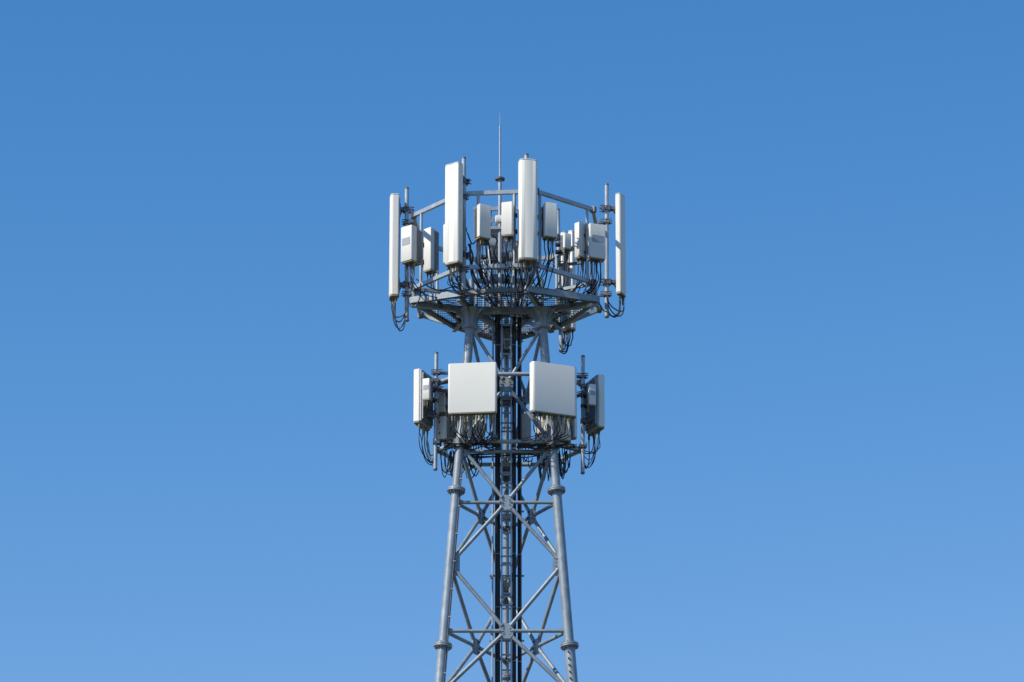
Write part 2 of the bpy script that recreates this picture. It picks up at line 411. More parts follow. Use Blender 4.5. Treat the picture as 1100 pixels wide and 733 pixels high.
# radial and cross beams under the floor
for i in range(3):
    h = leg_pt(i, Z_TOP); h.z = ZFLOOR - 0.085
    for j in range(i + 1, 3):
        h2 = leg_pt(j, Z_TOP); h2.z = ZFLOOR - 0.085
        MB().channel(h, h2, 0.08, 0.13).build('floor_beam', STEEL, PF)
for i, j in ((0, 0), (0, 1), (0, 8), (1, 3), (1, 4), (1, 5), (2, 6), (2, 7)):
    h = leg_pt(i, Z_TOP); h.z = ZFLOOR - 0.085; e = ol[j].copy(); e.z = h.z
    e = e + (h - e).normalized() * 0.03
    MB().channel(h, e, 0.07, 0.12).build('floor_beam', STEEL, PF)
for a, b_ in (((470, 322), (505, 351)), ((618, 321), (580, 352)), ((487, 336), (600, 336))):
    A, B = PZ(*a, ZFLOOR), PZ(*b_, ZFLOOR); A.z = B.z = ZFLOOR - 0.05
    MB().channel(A, B, 0.05, 0.08, 0.008).build('floor_beam', STEEL2, PF)

# antenna rails: octagonal rings above the platform edge
RF = thing('antenna_rail_frame', 'octagonal grey rail frame carrying the upper antennas round the platform', 'rail frame', (AX, 0, ZFLOOR + 0.2))
RR = 105 / 56.0
ZR1 = P(544, 243.5, 0).z; ZR0 = P(544, 321.5, 0).z
def oct_pt(k, z, s_=1.0):
    a = R(22.5 + 45 * k - 5.0); return V(AX + math.sin(a) * RR * s_, -math.cos(a) * RR * s_, z)
for k in range(8):
    for z in (ZR1, ZR0):
        a, b_ = oct_pt(k, z), oct_pt(k + 1, z); d = (b_ - a).normalized()
        MB().beam(a + d * 0.006, b_ - d * 0.006, 0.06, 0.075).build('top_rail' if z == ZR1 else 'lower_rail', POLE, RF)
    # corner plate and outrigger to the platform
    c = oct_pt(k, ZR0)
    tgt = min(ol, key=lambda p: (p - c).length)
    t2 = tgt + (V(AX, 0, ZFLOOR) - tgt).normalized() * 0.06; t2.z = ZFLOOR - 0.02
    MB().beam(c, t2, 0.05, 0.07).build('outrigger', STEEL, RF)
    for z in (ZR1, ZR0):
        q = MB(); p_ = oct_pt(k, z)
        q.box(p_ + V(0, 0, 0.0), (0.10, 0.10, 0.11), Matrix.Rotation(R(22.5 + 45 * k - 5), 3, 'Z')); q.build('corner_bracket', STEEL2, RF)
def rail_post(px, Yg, z0=None, z1=None, r=0.03):
    # put a post on the ring at the bearing nearest to (px, Yg)
    x = P(px, 300, Yg).x
    best = None
    for k in range(8):
        a, b_ = oct_pt(k, 0), oct_pt(k + 1, 0)
        if (a.x - x) * (b_.x - x) <= 0:
            t = (x - a.x) / (b_.x - a.x); yy = a.y + (b_.y - a.y) * t
            if best is None or abs(yy - Yg) < abs(best - Yg): best = yy
    q = MB().tube((x, best, z0 if z0 else ZR0 - 0.03), (x, best, z1 if z1 else ZR1 + 0.0), r, n=12)
    q.build('rail_post', POLE, RF); return V(x, best, 0)
for px, yg in ((452, -.8), (513.5, -1.7), (552.5, -1.75), (580, -1.6), (631, -.9), (598, 1.6), (560, 1.7), (520, 1.7), (470, 1.4), (636, .6)):
    rail_post(px, yg)
for a, b_ in ((0, 3), (1, 4), (7, 4), (6, 3)):     # inner cross ties at the lower rail
    pass
for k, i in ((0, 1), (7, 0), (6, 0), (1, 1), (3, 2), (4, 2)):
    c = oct_pt(k, ZR0 - 0.02); h = leg_pt(i, Z_TOP); h = V(h.x, h.y, ZR0 - 0.02)
    MB().beam(c, h, 0.045, 0.06).build('cross_tie', STEEL, RF)
for i in range(3):
    h = leg_pt(i, Z_TOP)
    MB().tube((h.x, h.y, Z_TOP), (h.x, h.y, ZR0 + 0.25), 0.05, n=14).build('stub_column', STEEL, RF)

# ------------------------------------------------------------------ lightning rod on a central mast
MXP = P(537, 250, -0.35)
LR = thing('lightning_rod', 'slender lightning rod with a round disc on a central mast', 'lightning rod', (MXP.x, -0.35, ZFLOOR))
zz = lambda py: P(537, py, -0.35).z
MB().tube((MXP.x, -.35, ZFLOOR - 0.02), (MXP.x, -.35, zz(190)), 0.034, n=16).build('mast', POLE, LR)
MB().lathe((MXP.x, -.35, zz(192)), [(0.035, -0.04), (0.095, -0.03), (0.098, 0.0), (0.07, 0.02), (0.025, 0.035)], 24).build('disc', STEEL2, LR)
MB().tube((MXP.x, -.35, zz(191)), (MXP.x, -.35, zz(136)), 0.0185, 0.017, n=12).build('rod', POLE, LR)
MB().tube((MXP.x, -.35, zz(137)), (MXP.x, -.35, zz(121.5)), 0.009, 0.004, n=8).build('rod_tip', STEEL, LR)

# ------------------------------------------------------------------ builders for poles, antennas and radio units
def pole(px, y0, y1, Y, label, r=0.04, px1=None, grp='antenna mounting poles', clamps=()):
    a, b_ = P(px, y0, Y), P(px if px1 is None else px1, y1, Y)
    b_.y = a.y
    t = thing('mounting_pole', label, 'pole', b_, 0, grp)
    q = MB().tube(b_, a, r, n=20); q.build('pipe', POLE, t)
    MB().lathe(a, [(r + .002, -0.03), (r + .002, 0.0), (r * 0.7, 0.012)], 20).build('end_cap', STEEL2, t)
    MB().lathe(b_, [(r * .8, -0.008), (r + .003, 0.0), (r + .003, 0.03)], 20).build('end_cap', STEEL2, t)
    for py, tox, toy in clamps:
        c = P(px, py, Y); tgt = V(tox, toy, c.z); d = (tgt - c); L = d.length; d.normalize(); sdv = V(-d.y, d.x, 0)
        q = MB()
        q.beam(c - d * 0.06, tgt, 0.05, 0.05); q.box(c, (0.13, 0.13, 0.05), Matrix.Rotation(math.atan2(d.y, d.x), 3, 'Z'))
        for s_ in (-1, 1):
            q.tube(c + sdv * 0.055 * s_ - d * 0.1, c + sdv * 0.055 * s_ + d * 0.12, 0.010, n=6)
            q.tube(c + sdv * 0.055 * s_ - d * 0.1 + V(0, 0, .05), c + sdv * 0.055 * s_ + d * 0.12 + V(0, 0, .05), 0.010, n=6)
        q.build('pole_clamp', STEEL2, t)
    return t, a, b_

def bez_cable(parent, a, b_, drop, sag, r=0.0125, jit=0.03):
    """cable that leaves a downwards, hangs in a loop and ends at b_"""
    j = lambda s_=jit: random.uniform(-s_, s_)
    lowz = min(a.z, b_.z) - sag; drop = min(drop, max(a.z - lowz - 0.04, 0.03))
    s0 = a + V(j(), j(), -drop); pts = [a, a + V(0, 0, -drop * .4), s0]
    for k in range(1, 6):
        t = math.pi * k / 6; h = (1 - math.cos(t)) / 2
        zr = s0.z + (b_.z - s0.z) * h
        pts.append(V(s0.x + (b_.x - s0.x) * h + j(.008), s0.y + (b_.y - s0.y) * h + j(.008), zr - (min(s0.z, b_.z) + abs(s0.z - b_.z) * .3 - lowz) * math.sin(t)))
    pts.append(b_)
    MB().sweep(pts, r, 6).build('cable', CABLE, parent)
def run_cable(parent, pts, r=0.0125): MB().sweep(pts, r, 6).build('cable', CABLE, parent)

def rr_outline(w, d, rf, rb, bulge=0.0, seg=5):
    """rounded rectangle, front at -y; bulge curves the front outwards"""
    pts = []
    for cx_, cy_, r, a0 in ((w / 2 - rf, -d / 2 + rf, rf, -90), (w / 2 - rb, d / 2 - rb, rb, 0), (-w / 2 + rb, d / 2 - rb, rb, 90), (-w / 2 + rf, -d / 2 + rf, rf, 180)):
        for k in range(seg + 1):
            a = R(a0 + 90 * k / seg); q_ = (cx_ + r * math.cos(a), cy_ + r * math.sin(a)); e_ = 0.004
            tx, ty = -math.sin(a), math.cos(a)
            if k == 0: pts.append((q_[0] - tx * e_, q_[1] - ty * e_))
            pts.append(q_)
            if k == seg: pts.append((q_[0] + tx * e_, q_[1] + ty * e_))
    out = []
    for x, y in pts:
        if y < 0 and bulge: y -= bulge * (1 - (x / (w / 2)) ** 2)
        out.append((x, y))
    if bulge:
        for k in range(1, 8):
            x = (-(w / 2 - rf) + (w - 2 * rf) * k / 8); out.append((x, -d / 2 - bulge * (1 - (x / (w / 2)) ** 2)))
    return out

def local(t, x, y, z): return MX[t.name] @ V(x, y, z)

def panel_antenna(px, ytop, ybot, Y, yaw, w, d, label, pole_xy=None, rf=0.05, bulge=0.015, ncab=4, cab_to=None, sag=0.16, arms=(0.14, 0.88)):
    a, b_ = P(px, ytop, Y), P(px, ybot, Y); H = a.z - b_.z
    t = thing('panel_antenna', label, 'antenna', b_, R(yaw), 'tall panel antennas round the platform')
    MB().prism(rr_outline(w, d, rf, 0.02, bulge), 0.03, H, 0.012).build('radome', WHITE, t, False)
    MB().prism(rr_outline(w * .96, d * .94, rf * .9, 0.02, bulge * .8), 0.0, 0.032, 0.004).build('bottom_cap', BASE, t, False)
    MB().prism(rr_outline(w * 1.01, d * 1.02, rf, 0.02, bulge), H - 0.001, H + 0.02, 0.008).build('top_cap', WHITE2, t, False)
    MB().box((0, d / 2 + 0.012, H / 2), (w * .5, 0.024, H * .96)).build('back_channel', ALU, t, False)
    for i in range(ncab):
        x = (-.5 + (i + .5) / ncab) * w * .8; y = random.uniform(-.2, .2) * d
        MB().tube((x, y, 0.005), (x, y, -0.06), 0.018, n=10).tube((x, y, -0.06), (x, y, -0.11), 0.013, n=8).build('connector', CAP if i % 2 else DARK, t, False)
        if cab_to is not None:
            tg = cab_to + V(random.uniform(-.04, .04), random.uniform(-.04, .04), random.uniform(-.1, .12))
            bez_cable(t, local(t, x, y, -0.1), tg, 0.15, sag * random.uniform(.7, 1.5))
    if pole_xy is not None:
        for fr in arms:
            q = MB(); zc = b_.z + H * fr; s0 = local(t, 0, d / 2 + 0.02, H * fr); e = V(pole_xy[0], pole_xy[1], zc); dd = (e - s0); dd.z = 0
            L = max(dd.length, .05); dd.normalize(); sv = V(-dd.y, dd.x, 0)
            for s_ in (-1, 1):
                q.beam(s0 + sv * .05 * s_, e + sv * .05 * s_, 0.014, 0.06)
                q.beam(s0 + sv * .03 * s_ + V(0, 0, -.12), s0 + dd * L * .6 + sv * .03 * s_ + V(0, 0, .03), 0.02, 0.025)
            q.box(s0 + V(0, 0, -.03), (0.03, 0.12, 0.26), Matrix.Rotation(math.atan2(dd.y, dd.x), 3, 'Z'))
            for s_ in (-1, 1):
                for z2 in (-.035, .035):
                    q.tube(e + sv * .058 * s_ - dd * .08 + V(0, 0, z2), e + sv * .058 * s_ + dd * .13 + V(0, 0, z2), 0.011, n=6)
            q.box(e - dd * .055, (0.03, 0.15, 0.11), Matrix.Rotation(math.atan2(dd.y, dd.x), 3, 'Z'))
            q.box(e + dd * .06, (0.03, 0.15, 0.11), Matrix.Rotation(math.atan2(dd.y, dd.x), 3, 'Z'))
            q.build('bracket', STEEL2, t)
    return t

def radio_unit(px, ytop, ybot, Y, yaw, w, d, label, patch=False, ncab=5, to=None, sag=.1, double=False, arm=None):
    a, b_ = P(px, ytop, Y), P(px, ybot, Y); H = a.z - b_.z
    t = thing('radio_unit', label, 'radio unit', b_, R(yaw), 'radio units behind the antennas')
    cov = MB().prism([(x, y - d * .28) for x, y in rr_outline(w, d * .44, .02, .01)], 0.0, H, 0.01).build('cover', WHITE2, t, False)
    q = MB().box((0, d * .12, H / 2), (w * .86, d * .40, H * .94))
    q.build('body', ALU, t, False)
    q = MB(); n2 = int(H / 0.03)
    for i in range(n2):
        z = H * .05 + H * .9 * i / n2
        q.box((0, d * .17, z), (w * .98, d * .5, 0.008))
    for i in range(9):
        x = -w * .42 + w * .84 * i / 8; q.box((x, d * .42, H / 2), (0.007, d * .22, H * .9))
    q.build('cooling_fins', ALU, t, False)
    if double:
        MB().prism([(x, y + d * .62) for x, y in rr_outline(w * .96, d * .34, .01, .03)], 0.01, H * .99, 0.01).build('rear_cover', WHITE2, t, False)
    if patch:
        q = MB(); zc = H * .56
        q.box((0, -d * .5 - 0.002, zc), (w * .72, 0.006, H * .21)); q.build('vent_panel', GREYP, cov, False)
    q = MB().box((0, -d * .05, -0.01), (w * .9, d * .8, 0.03)); q.build('bottom_plate', BASE, t, False)
    for i in range(ncab):
        x = (-.5 + (i + .5) / ncab) * w * .8; y = random.uniform(-.3, .25) * d
        MB().tube((x, y, -0.02), (x, y, -0.07), 0.019, n=8).tube((x, y, -0.07), (x, y, -0.12), 0.013, n=8).build('connector', random.choice([CAP, DARK, DARK]), t, False)
        if to is not None:
            tg = random.choice(to) if isinstance(to, list) else to
            tg = tg + V(random.uniform(-.05, .05), random.uniform(-.05, .05), random.uniform(-.05, .05))
            bez_cable(t, local(t, x, y, -0.11), tg, random.uniform(.15, .35), sag * random.uniform(.4, 1.6), random.choice([.008, .0095, .011]))
    if arm is not None:
        for fr in (.25, .75):
            q = MB()
            s0 = local(t, 0, d * .3, H * fr); e = V(arm[0], arm[1], s0.z)
            q.beam(s0, e, 0.06, 0.05); q.box(e, (0.12, 0.12, 0.05)); q.box(s0, (.13, .1, .07), Matrix.Rotation(R(yaw), 3, 'Z'))
            q.tube(e + V(-.05, -.09, .01), e + V(-.05, .09, .01), .01, n=6).tube(e + V(.05, -.09, .01), e + V(.05, .09, .01), .01, n=6)
            q.build('bracket', DARK, t)
    return t

# ------------------------------------------------------------------ upper ring: poles and antennas
def pt(px, py, Y): return P(px, py, Y)
PX = lambda px, Y: P(px, 300, Y).x
pl = []
railL, railR = V(AX - RR * .93, -.4, 0), V(AX + RR * .95, -.3, 0)
pole(437, 202, 345, -.12, 'slim steel pole beside the far left white panel antenna, topmost ring', clamps=((240, AX - RR * .93, -.1), (317, AX - RR * .93, -.1)), r=.041)
pole(498.3, 169.5, 312, -1.66, 'steel pole peeking out behind the left of the two tallest front antennas', clamps=((213, oct_pt(7, 0).x, oct_pt(7, 0).y), (291, oct_pt(7, 0).x, oct_pt(7, 0).y)), r=.042)
pole(565.5, 166, 315, -1.62, 'steel pole behind the front antenna just right of the lightning rod', clamps=((212, PX(566, -1.7), -1.72), (290, PX(566, -1.7), -1.72)), r=.044)
pole(651.8, 198, 341, -.1, 'steel pole beside the far right white panel antenna, topmost ring', clamps=((239, AX + RR * .95, -.08), (317, AX + RR * .95, -.08)), r=.041)
pole(599.2, 225, 378, 1.62, 'rear steel pole whose lower end hangs below the platform at right', px1=603, clamps=((285, oct_pt(2, 0).x - .3, 1.5),), r=.041)
panel_antenna(423, 212, 321, -.15, -84, .30, .155, 'far left tall white panel antenna seen edge-on beside its pole', (PX(437, -.12), -.12), rf=.045, cab_to=P(437, 330, -.16), sag=.28)
panel_antenna(487.3, 178, 285, -1.86, -36, .33, .155, 'tall sunlit white panel antenna left of the lightning rod', (PX(498.3, -1.66), -1.66), rf=.03, bulge=.008, cab_to=P(500, 312, -1.5), sag=.08, ncab=5)
panel_antenna(567.3, 174, 281, -1.93, 9, .355, .17, 'tall white panel antenna right of the lightning rod, facing the viewer', (PX(565.5, -1.62), -1.62), rf=.05, bulge=.026, cab_to=P(556, 314, -1.3), sag=.08, ncab=5)
panel_antenna(667.3, 211, 318, -.12, 66, .27, .105, 'far right tall white panel antenna with a slanted shadow across it', (PX(651.8, -.1), -.1), rf=.03, bulge=.008, cab_to=P(652, 325, -.12), sag=.24)
panel_antenna(610.5, 251, 356, 1.78, 148, .30, .15, 'rear white panel antenna seen from behind, its foot below the platform', (PX(600.5, 1.62), 1.62), cab_to=P(604, 368, 1.6), sag=.16, ncab=5, arms=(.2, .92))

hubL, hubR, hubC = P(533, 322, -.1), P(556, 322, -.1), P(545, 318, -.3)
radio_unit(442.5, 246, 283, -1.1, -38, .27, .36, 'white radio unit with a grey vent panel, left side of the top ring', True, 6, [P(455, 312, -.9), P(460, 315, -.5), P(478, 316, -.9)], .12, arm=(PX(452, -.8), -.7))
radio_unit(463, 247, 292, .0, -42, .2, .24, 'pale radio unit behind the leftmost vented unit', False, 6, [P(470, 314, -.3), P(478, 318, -.2), P(500, 322, -.2)], .08, arm=(PX(455, .2), .2))
radio_unit(484, 241, 282, -1.1, -60, .22, .22, 'radio unit mostly hidden behind the tall left front antenna', False, 5, [P(505, 318, -.7), hubL], .1, arm=(PX(498, -1.3), -1.3))
radio_unit(518, 222, 257, -1.93, 32, .26, .22, 'shaded grey radio unit between the tall left antenna and the mast', False, 7, [hubL, P(528, 320, -.4), P(512, 308, -1.2), hubC], .1, arm=(PX(513.5, -1.7), -1.68))
radio_unit(546, 219, 254, -1.93, -16, .22, .2, 'sunlit white radio unit directly right of the lightning rod mast', False, 6, [hubR, hubC, P(540, 316, -.6)], .08, arm=(PX(552.5, -1.7), -1.74))
radio_unit(590, 220, 256, -1.75, 22, .25, .22, 'shaded grey radio unit just right of the tall front antenna', False, 6, [hubR, P(566, 318, -.5), P(580, 312, -.9)], .1, arm=(PX(580, -1.6), -1.55))
radio_unit(640, 243, 279, -1.0, 22, .335, .22, 'large radio unit with a dark vent strip, right side of the top ring', True, 7, [P(632, 312, -.8), P(608, 318, -.6), P(622, 316, -.4)], .14, arm=(PX(631, -.9), -.9))
radio_unit(625.5, 241, 278, -.86, -42, .17, .27, 'rounded white radio unit tight against the large unit on the right', False, 5, [P(600, 318, -.5), P(612, 316, -.5)], .1)
radio_unit(608, 252, 268, 1.0, 30, .16, .16, 'small pale radio unit far behind on the right of the top ring', False, 5, [P(590, 330, .6), P(600, 330, .7)], .1, arm=(PX(600, 1.3), 1.35))
radio_unit(533, 250, 280, 1.3, -170, .3, .22, 'radio unit low behind the lightning rod mast', False, 6, [hubL, hubR], .1, arm=(PX(520, 1.7), 1.5))
radio_unit(556, 258, 290, 1.35, 175, .28, .22, 'radio unit at the back, right of the mast', False, 6, [hubL, hubR], .1, arm=(PX(560, 1.7), 1.5))

# central frame that carries equipment round the mast
CF = thing('central_equipment_frame', 'small grey steel frame of crossbars and boxes round the central mast', 'frame', (MXP.x, -.1, ZFLOOR))
cfz = lambda py, Y=-.35: P(537, py, Y).z
q = MB().beam((PX(508, -.35), -.31, cfz(224)), (PX(556, -.35), -.31, cfz(223)), .05, .07); q.build('crossbar', POLE, CF)
q = MB().beam((PX(512, -.35), -.39, cfz(288)), (PX(572, -.35), -.39, cfz(288)), .06, .09); q.build('crossbar', POLE, CF)
q = MB().beam((PX(512, -.1), -.1, cfz(302, -.1)), (PX(566, -.1), -.1, cfz(302, -.1)), .06, .09); q.build('crossbar', STEEL, CF)
for px in (512, 566, 527, 552):
    MB().tube((PX(px, -.2), -.24, ZFLOOR), (PX(px, -.2), -.24, cfz(224) if px in (527, 552) else cfz(286)), .028, n=12).build('upright', POLE, CF)
q = MB().prism(rr_outline(.24, .2, .02, .02), -.07, .07, .01); q.v = [v + V(MXP.x + .03, -.3, cfz(236)) for v in q.v]; q.build('hub_cover', WHITE2, CF)
MB().box((MXP.x + .02, -.3, cfz(246)), (.40, .22, .05)).build('shelf_plate', POLE, CF)
for (x, py, w, h) in ((534, 300, .28, .14), (545, 276, .26, .12), (530, 262, .2, .16)):
    c = P(x, py, -.2); q = MB().prism(rr_outline(w, .18, .012, .012), -h / 2, h / 2, .008)
    q.v = [v + c for v in q.v]; q.build('junction_box', STEEL, CF)
for (x0, x1, z0, z1, Y) in ((516, 540, 250, 226, -.3), (558, 540, 268, 240, -.3), (520, 548, 300, 270, .1)):
    MB().beam(P(x0, z0, Y), P(x1, z1, Y), .04, .04).build('strut', STEEL, CF)

# thick feeder cables sweeping from the ring into the centre of the platform
def feeder(label, pts, r):
    t = thing('feeder_cable', label, 'cable', P(*pts[-1]), 0, 'black feeder cables over the platform')
    run_cable(t, [P(*p) for p in pts], r)
    return t
feeder('thick black cable curving down from the left tall antenna to the platform middle', [(505, 262, -1.3), (506, 285, -1.2), (514, 306, -.9), (527, 322, -.5), (535, 336, -.15), (534, 352, .0)], .022)
feeder('black cable dropping behind the shaded unit left of the mast', [(514, 262, -1.3), (513, 280, -1.2), (519, 300, -.9), (531, 318, -.5), (537, 334, -.1), (536, 350, .0)], .019)
feeder('black cable hanging straight beside the mast down to the ladder', [(524, 258, -1.2), (527, 275, -.9), (529, 300, -.5), (533, 325, -.2), (533, 345, .0)], .018)
feeder('thick black cable dropping under the white unit right of the mast', [(550, 262, -1.3), (553, 280, -.9), (554, 305, -.4), (552.5, 330, -.1), (552, 350, .0)], .022)
feeder('black cable sweeping in from the right tall antenna', [(572, 284, -1.6), (568, 300, -1.2), (562, 318, -.6), (558.5, 334, -.1), (558, 350, .02)], .018)
feeder('black cable hanging along the lower rail left of the mast', [(447, 300, -.6), (470, 312, -.9), (490, 308, -1.1), (512, 316, -.8), (530, 330, -.2), (532, 345, .0)], .012)
feeder('black cable running along the lower rail on the right', [(640, 306, -.6), (620, 318, -.8), (600, 310, -1.), (580, 320, -.7), (562, 332, -.1), (558, 346, .05)], .012)
feeder('slim black cable arching through the gap right of the mast', [(545, 258, -1.2), (542, 285, -1.), (548, 300, -.7), (544, 316, -.4), (551, 335, .0)], .014)
feeder('looped black cable hanging over the left platform edge', [(452, 305, -.9), (451, 320, -.95), (445, 330, -1.), (440.5, 328, -.6), (437.5, 318, -.15)], .0125)
feeder('looped black cable crossing over the right platform edge', [(632, 300, -.8), (639, 316, -.8), (647, 332, -.6), (651.5, 335, -.15)], .014)


for args in (
    ('black cable bundle hooked behind the left tall antenna', [(503, 262, -1.45), (508, 275, -1.3), (506, 292, -1.1), (512, 306, -.8), (524, 318, -.5), (533, 336, -.1)], .016),
    ('black cable strung between the shaded unit and the left tall antenna', [(502, 250, -1.5), (507, 262, -1.5), (513, 258, -1.5), (516, 266, -1.4), (512, 282, -1.2), (517, 300, -.9)], .014),
    ('black cable curling behind the mast at unit height', [(527, 252, -1.), (534, 258, -.6), (531, 272, -.5), (538, 290, -.3), (534, 312, -.1), (535, 345, 0)], .018),
    ('black cable hugging the right side of the mast', [(543, 240, -.5), (545, 262, -.4), (541, 285, -.3), (546, 305, -.2), (551.5, 330, -.05), (551.5, 345, 0)], .017),
    ('heavy black cable behind the tall antenna right of the mast', [(560, 270, -.8), (558, 290, -.6), (561, 306, -.4), (556, 325, -.1), (557, 345, .05)], .02),
    ('thin black cable looping from the lower rail under the tall right antenna', [(575, 288, -1.65), (573, 302, -1.4), (578, 314, -1.1), (571, 324, -.6), (560, 334, -.1)], .012),
    ('thin black cable drooping across the left half of the platform', [(492, 296, -1.6), (500, 310, -1.2), (512, 314, -.8), (524, 308, -.5), (536, 318, -.2)], .012),
    ('black cable sagging between the rear right pole and the platform middle', [(602, 300, 1.2), (594, 318, .9), (580, 322, .5), (568, 316, .3), (559, 334, .1)], .014)):
    feeder(*args)

# ------------------------------------------------------------------ lower ring
LF = thing('lower_antenna_frame', 'tubular grey frame clamped round the legs behind the square antennas', 'antenna frame', (AX, 0, zf(478)))
Zlo = P(544, 486, 0).z; Zhi = P(544, 414, 0).z
lp = [(470, -.12), (497, -.62), (590, -.62), (624, -.12), (590, .72), (499, .72)]
lp = [(PX(a, y), y) for a, y in lp]
for z, nm in ((Zlo, 'lower_tube'), (Zhi, 'upper_tube')):
    for i in range(6):
        a, b_ = lp[i], lp[(i + 1) % 6]
        if nm == 'upper_tube' and i in (3, 5): continue
        MB().tube((*a, z), (*b_, z), .04, n=14).build(nm, POLE, LF)
MB().tube((PX(500, -.45), -.45, Zlo - .14), (PX(588, -.45), -.45, Zlo - .14), .033, n=12).build('lower_tube', STEEL, LF)
for i in range(3):
    for z in (Zlo, Zhi):
        q = MB().lathe(leg_pt(i, z) , [(.09, -.09), (.135, -.09), (.135, .07), (.09, .07)], 20); q.build('leg_collar', STEEL2, LF)
        h = leg_pt(i, z)
        for j in range(6):
            if math.hypot(lp[j][0] - h.x, lp[j][1] - h.y) < 0.85:
                d = V(lp[j][0] - h.x, lp[j][1] - h.y, 0).normalized()
                MB().beam(h + d * .1, (*lp[j], z), .07, .08).build('clamp_arm', STEEL2, LF)
for j in range(6):
    for z in (Zlo, Zhi):
        q = MB().box((*lp[j], z), (.12, .12, .10)); q.tube((lp[j][0] - .05, lp[j][1] - .1, z), (lp[j][0] - .05, lp[j][1] + .1, z), .012, n=6); q.tube((lp[j][0] + .05, lp[j][1] - .1, z), (lp[j][0] + .05, lp[j][1] + .1, z), .012, n=6)
        q.build('tube_joint', STEEL2, LF)
pole(468.8, 379, 505, -.22, 'left outer steel pole of the lower ring, beside the edge-on square antenna', px1=467.6, r=.037, clamps=((401, lp[0][0] + .3, lp[0][1] - .1), (418, lp[0][0] + .2, -.05), (476, lp[0][0], lp[0][1])))
pole(626.3, 382.5, 509, -.22, 'right outer steel pole of the lower ring, beside the edge-on square antenna', px1=626, r=.037, clamps=((405, lp[3][0] - .3, lp[3][1] - .1), (424, lp[3][0] - .2, -.05), (480, lp[3][0], lp[3][1])))
pole(531.2, 398, 473, -.78, 'short steel pole behind the right edge of the left square antenna', r=.026, clamps=((403, PX(531, -.6), -.62), (470, PX(531, -.6), -.62)))
pole(505, 400, 478, -.74, 'short steel pole hidden behind the left square antenna', r=.034, clamps=((405, PX(505, -.6), -.62), (475, PX(505, -.6), -.62)))
pole(594, 402, 480, -.70, 'short steel pole hidden behind the right square antenna', r=.034, clamps=((405, PX(590, -.6), -.62), (477, PX(590, -.6), -.62)))

def square_antenna(px, ytop, ybot, Y, yaw, label, rf=.03, W_=.93, D_=.17, ncab=14, to=(), sag=.12, mount=None, lbl=None, lean=0):
    a, b_ = P(px, ytop, Y), P(px, ybot, Y); H = a.z - b_.z
    t = thing('square_antenna', label, 'antenna', b_, R(yaw), 'square massive antennas of the lower ring')
    MB().prism([(x, y - D_ * .12) for x, y in rr_outline(W_, D_ * .76, rf, .015)], 0.02, H, .012).build('radome', WHITE, t, False)
    MB().box((0, D_ * .34, H / 2 + .01), (W_ * .95, D_ * .24, H * .95)).build('back_housing', ALU, t, False)
    q = MB()
    for i in range(26):
        x = -W_ * .44 + W_ * .88 * i / 25; q.box((x, D_ * .34 + D_ * .2, H * .5), (.006, D_ * .2, H * .86))
    q.build('cooling_fins', ALU, t, False)
    MB().prism([(x, y - D_ * .12) for x, y in rr_outline(W_ * .97, D_ * .7, rf * .9, .015)], -0.004, 0.022, .004).build('bottom_cap', BASE, t, False)
    for i in range(ncab):
        x = (-.5 + (i + .5) / ncab) * W_ * .9; y = random.uniform(-.35, .3) * D_
        L = random.uniform(.06, .10)
        MB().tube((x, y, .0), (x, y, -L), .021, n=10).tube((x, y, -L), (x, y, -L - .05), .013, n=8).build('connector', CAP if random.random() < .75 else DARK, t, False)
        if to:
            tg = min(to, key=lambda p_: (p_ - local(t, x, y, 0)).length + random.uniform(0, .5)) + (V(random.uniform(-.1, .1), random.uniform(-.05, .05), random.uniform(-.03, .05)) if abs(yaw) < 60 else V(random.uniform(-.012, .012), 0, random.uniform(-.06, .06)))
            bez_cable(t, local(t, x, y, -L - .04), tg, random.uniform(.12, .3), sag * random.uniform(.2, 1.6), random.choice([.008, .009, .0105]), .03)
    if mount is not None:
        for fr in (.18, .84):
            q = MB()
            s0 = local(t, 0, D_ * .5, H * fr); e = V(mount[0], mount[1], s0.z)
            q.beam(s0, e, .10, .05); q.box(e, (.13, .13, .07)); q.box(s0, (.2, .06, .12), Matrix.Rotation(R(yaw), 3, 'Z'))
            q.tube(e + V(-.055, -.1, 0), e + V(-.055, .1, 0), .011, n=6).tube(e + V(.055, -.1, 0), e + V(.055, .1, 0), .011, n=6)
            q.build('bracket', STEEL2, t)
    return t
tz = [V(PX(p_, -.6), -.6, Zlo + .03) for p_ in (500, 515, 530)]
square_antenna(507.7, 391.5, 445.5, -1.06, -6, 'sunlit square white antenna facing the viewer, left of the ladder', to=tz, sag=.08, mount=(PX(505, -.74), -.74), W_=.915)
tz = [V(PX(p_, -.6), -.6, Zlo + .03) for p_ in (560, 575, 590)]
square_antenna(594.3, 392.5, 446.5, -1.04, 22, 'shaded square white antenna turned to the right, right of the ladder', rf=.06, W_=.93, to=tz, sag=.06, mount=(PX(594, -.70), -.70))
sqL = square_antenna(454.2, 401, 458.5, -.17, -113, 'square white antenna seen edge-on at the left end of the lower ring', to=[P(468, 489, -.16), P(468, 482, -.16)], sag=.2, ncab=8, W_=.54, mount=(PX(468.8, -.22), -.22))
sqR = square_antenna(639.6, 407, 464, -.17, 113, 'square grey-shaded antenna seen edge-on at the right end of the lower ring', to=[P(626, 491, -.16), P(626, 484, -.16)], sag=.2, ncab=8, W_=.54, mount=(PX(626.3, -.22), -.22))
square_antenna(489, 420, 474, .9, -155, 'rear square antenna glimpsed behind the left front square antenna', to=[P(492, 492, .3), P(500, 494, .3)], sag=.3, ncab=6, mount=(lp[5][0], lp[5][1]), W_=.85)
square_antenna(597, 420, 474, .9, 155, 'rear square antenna glimpsed below the right front square antenna', to=[P(590, 494, .3), P(598, 492, .3)], sag=.3, ncab=6, mount=(lp[4][0], lp[4][1]), W_=.85)
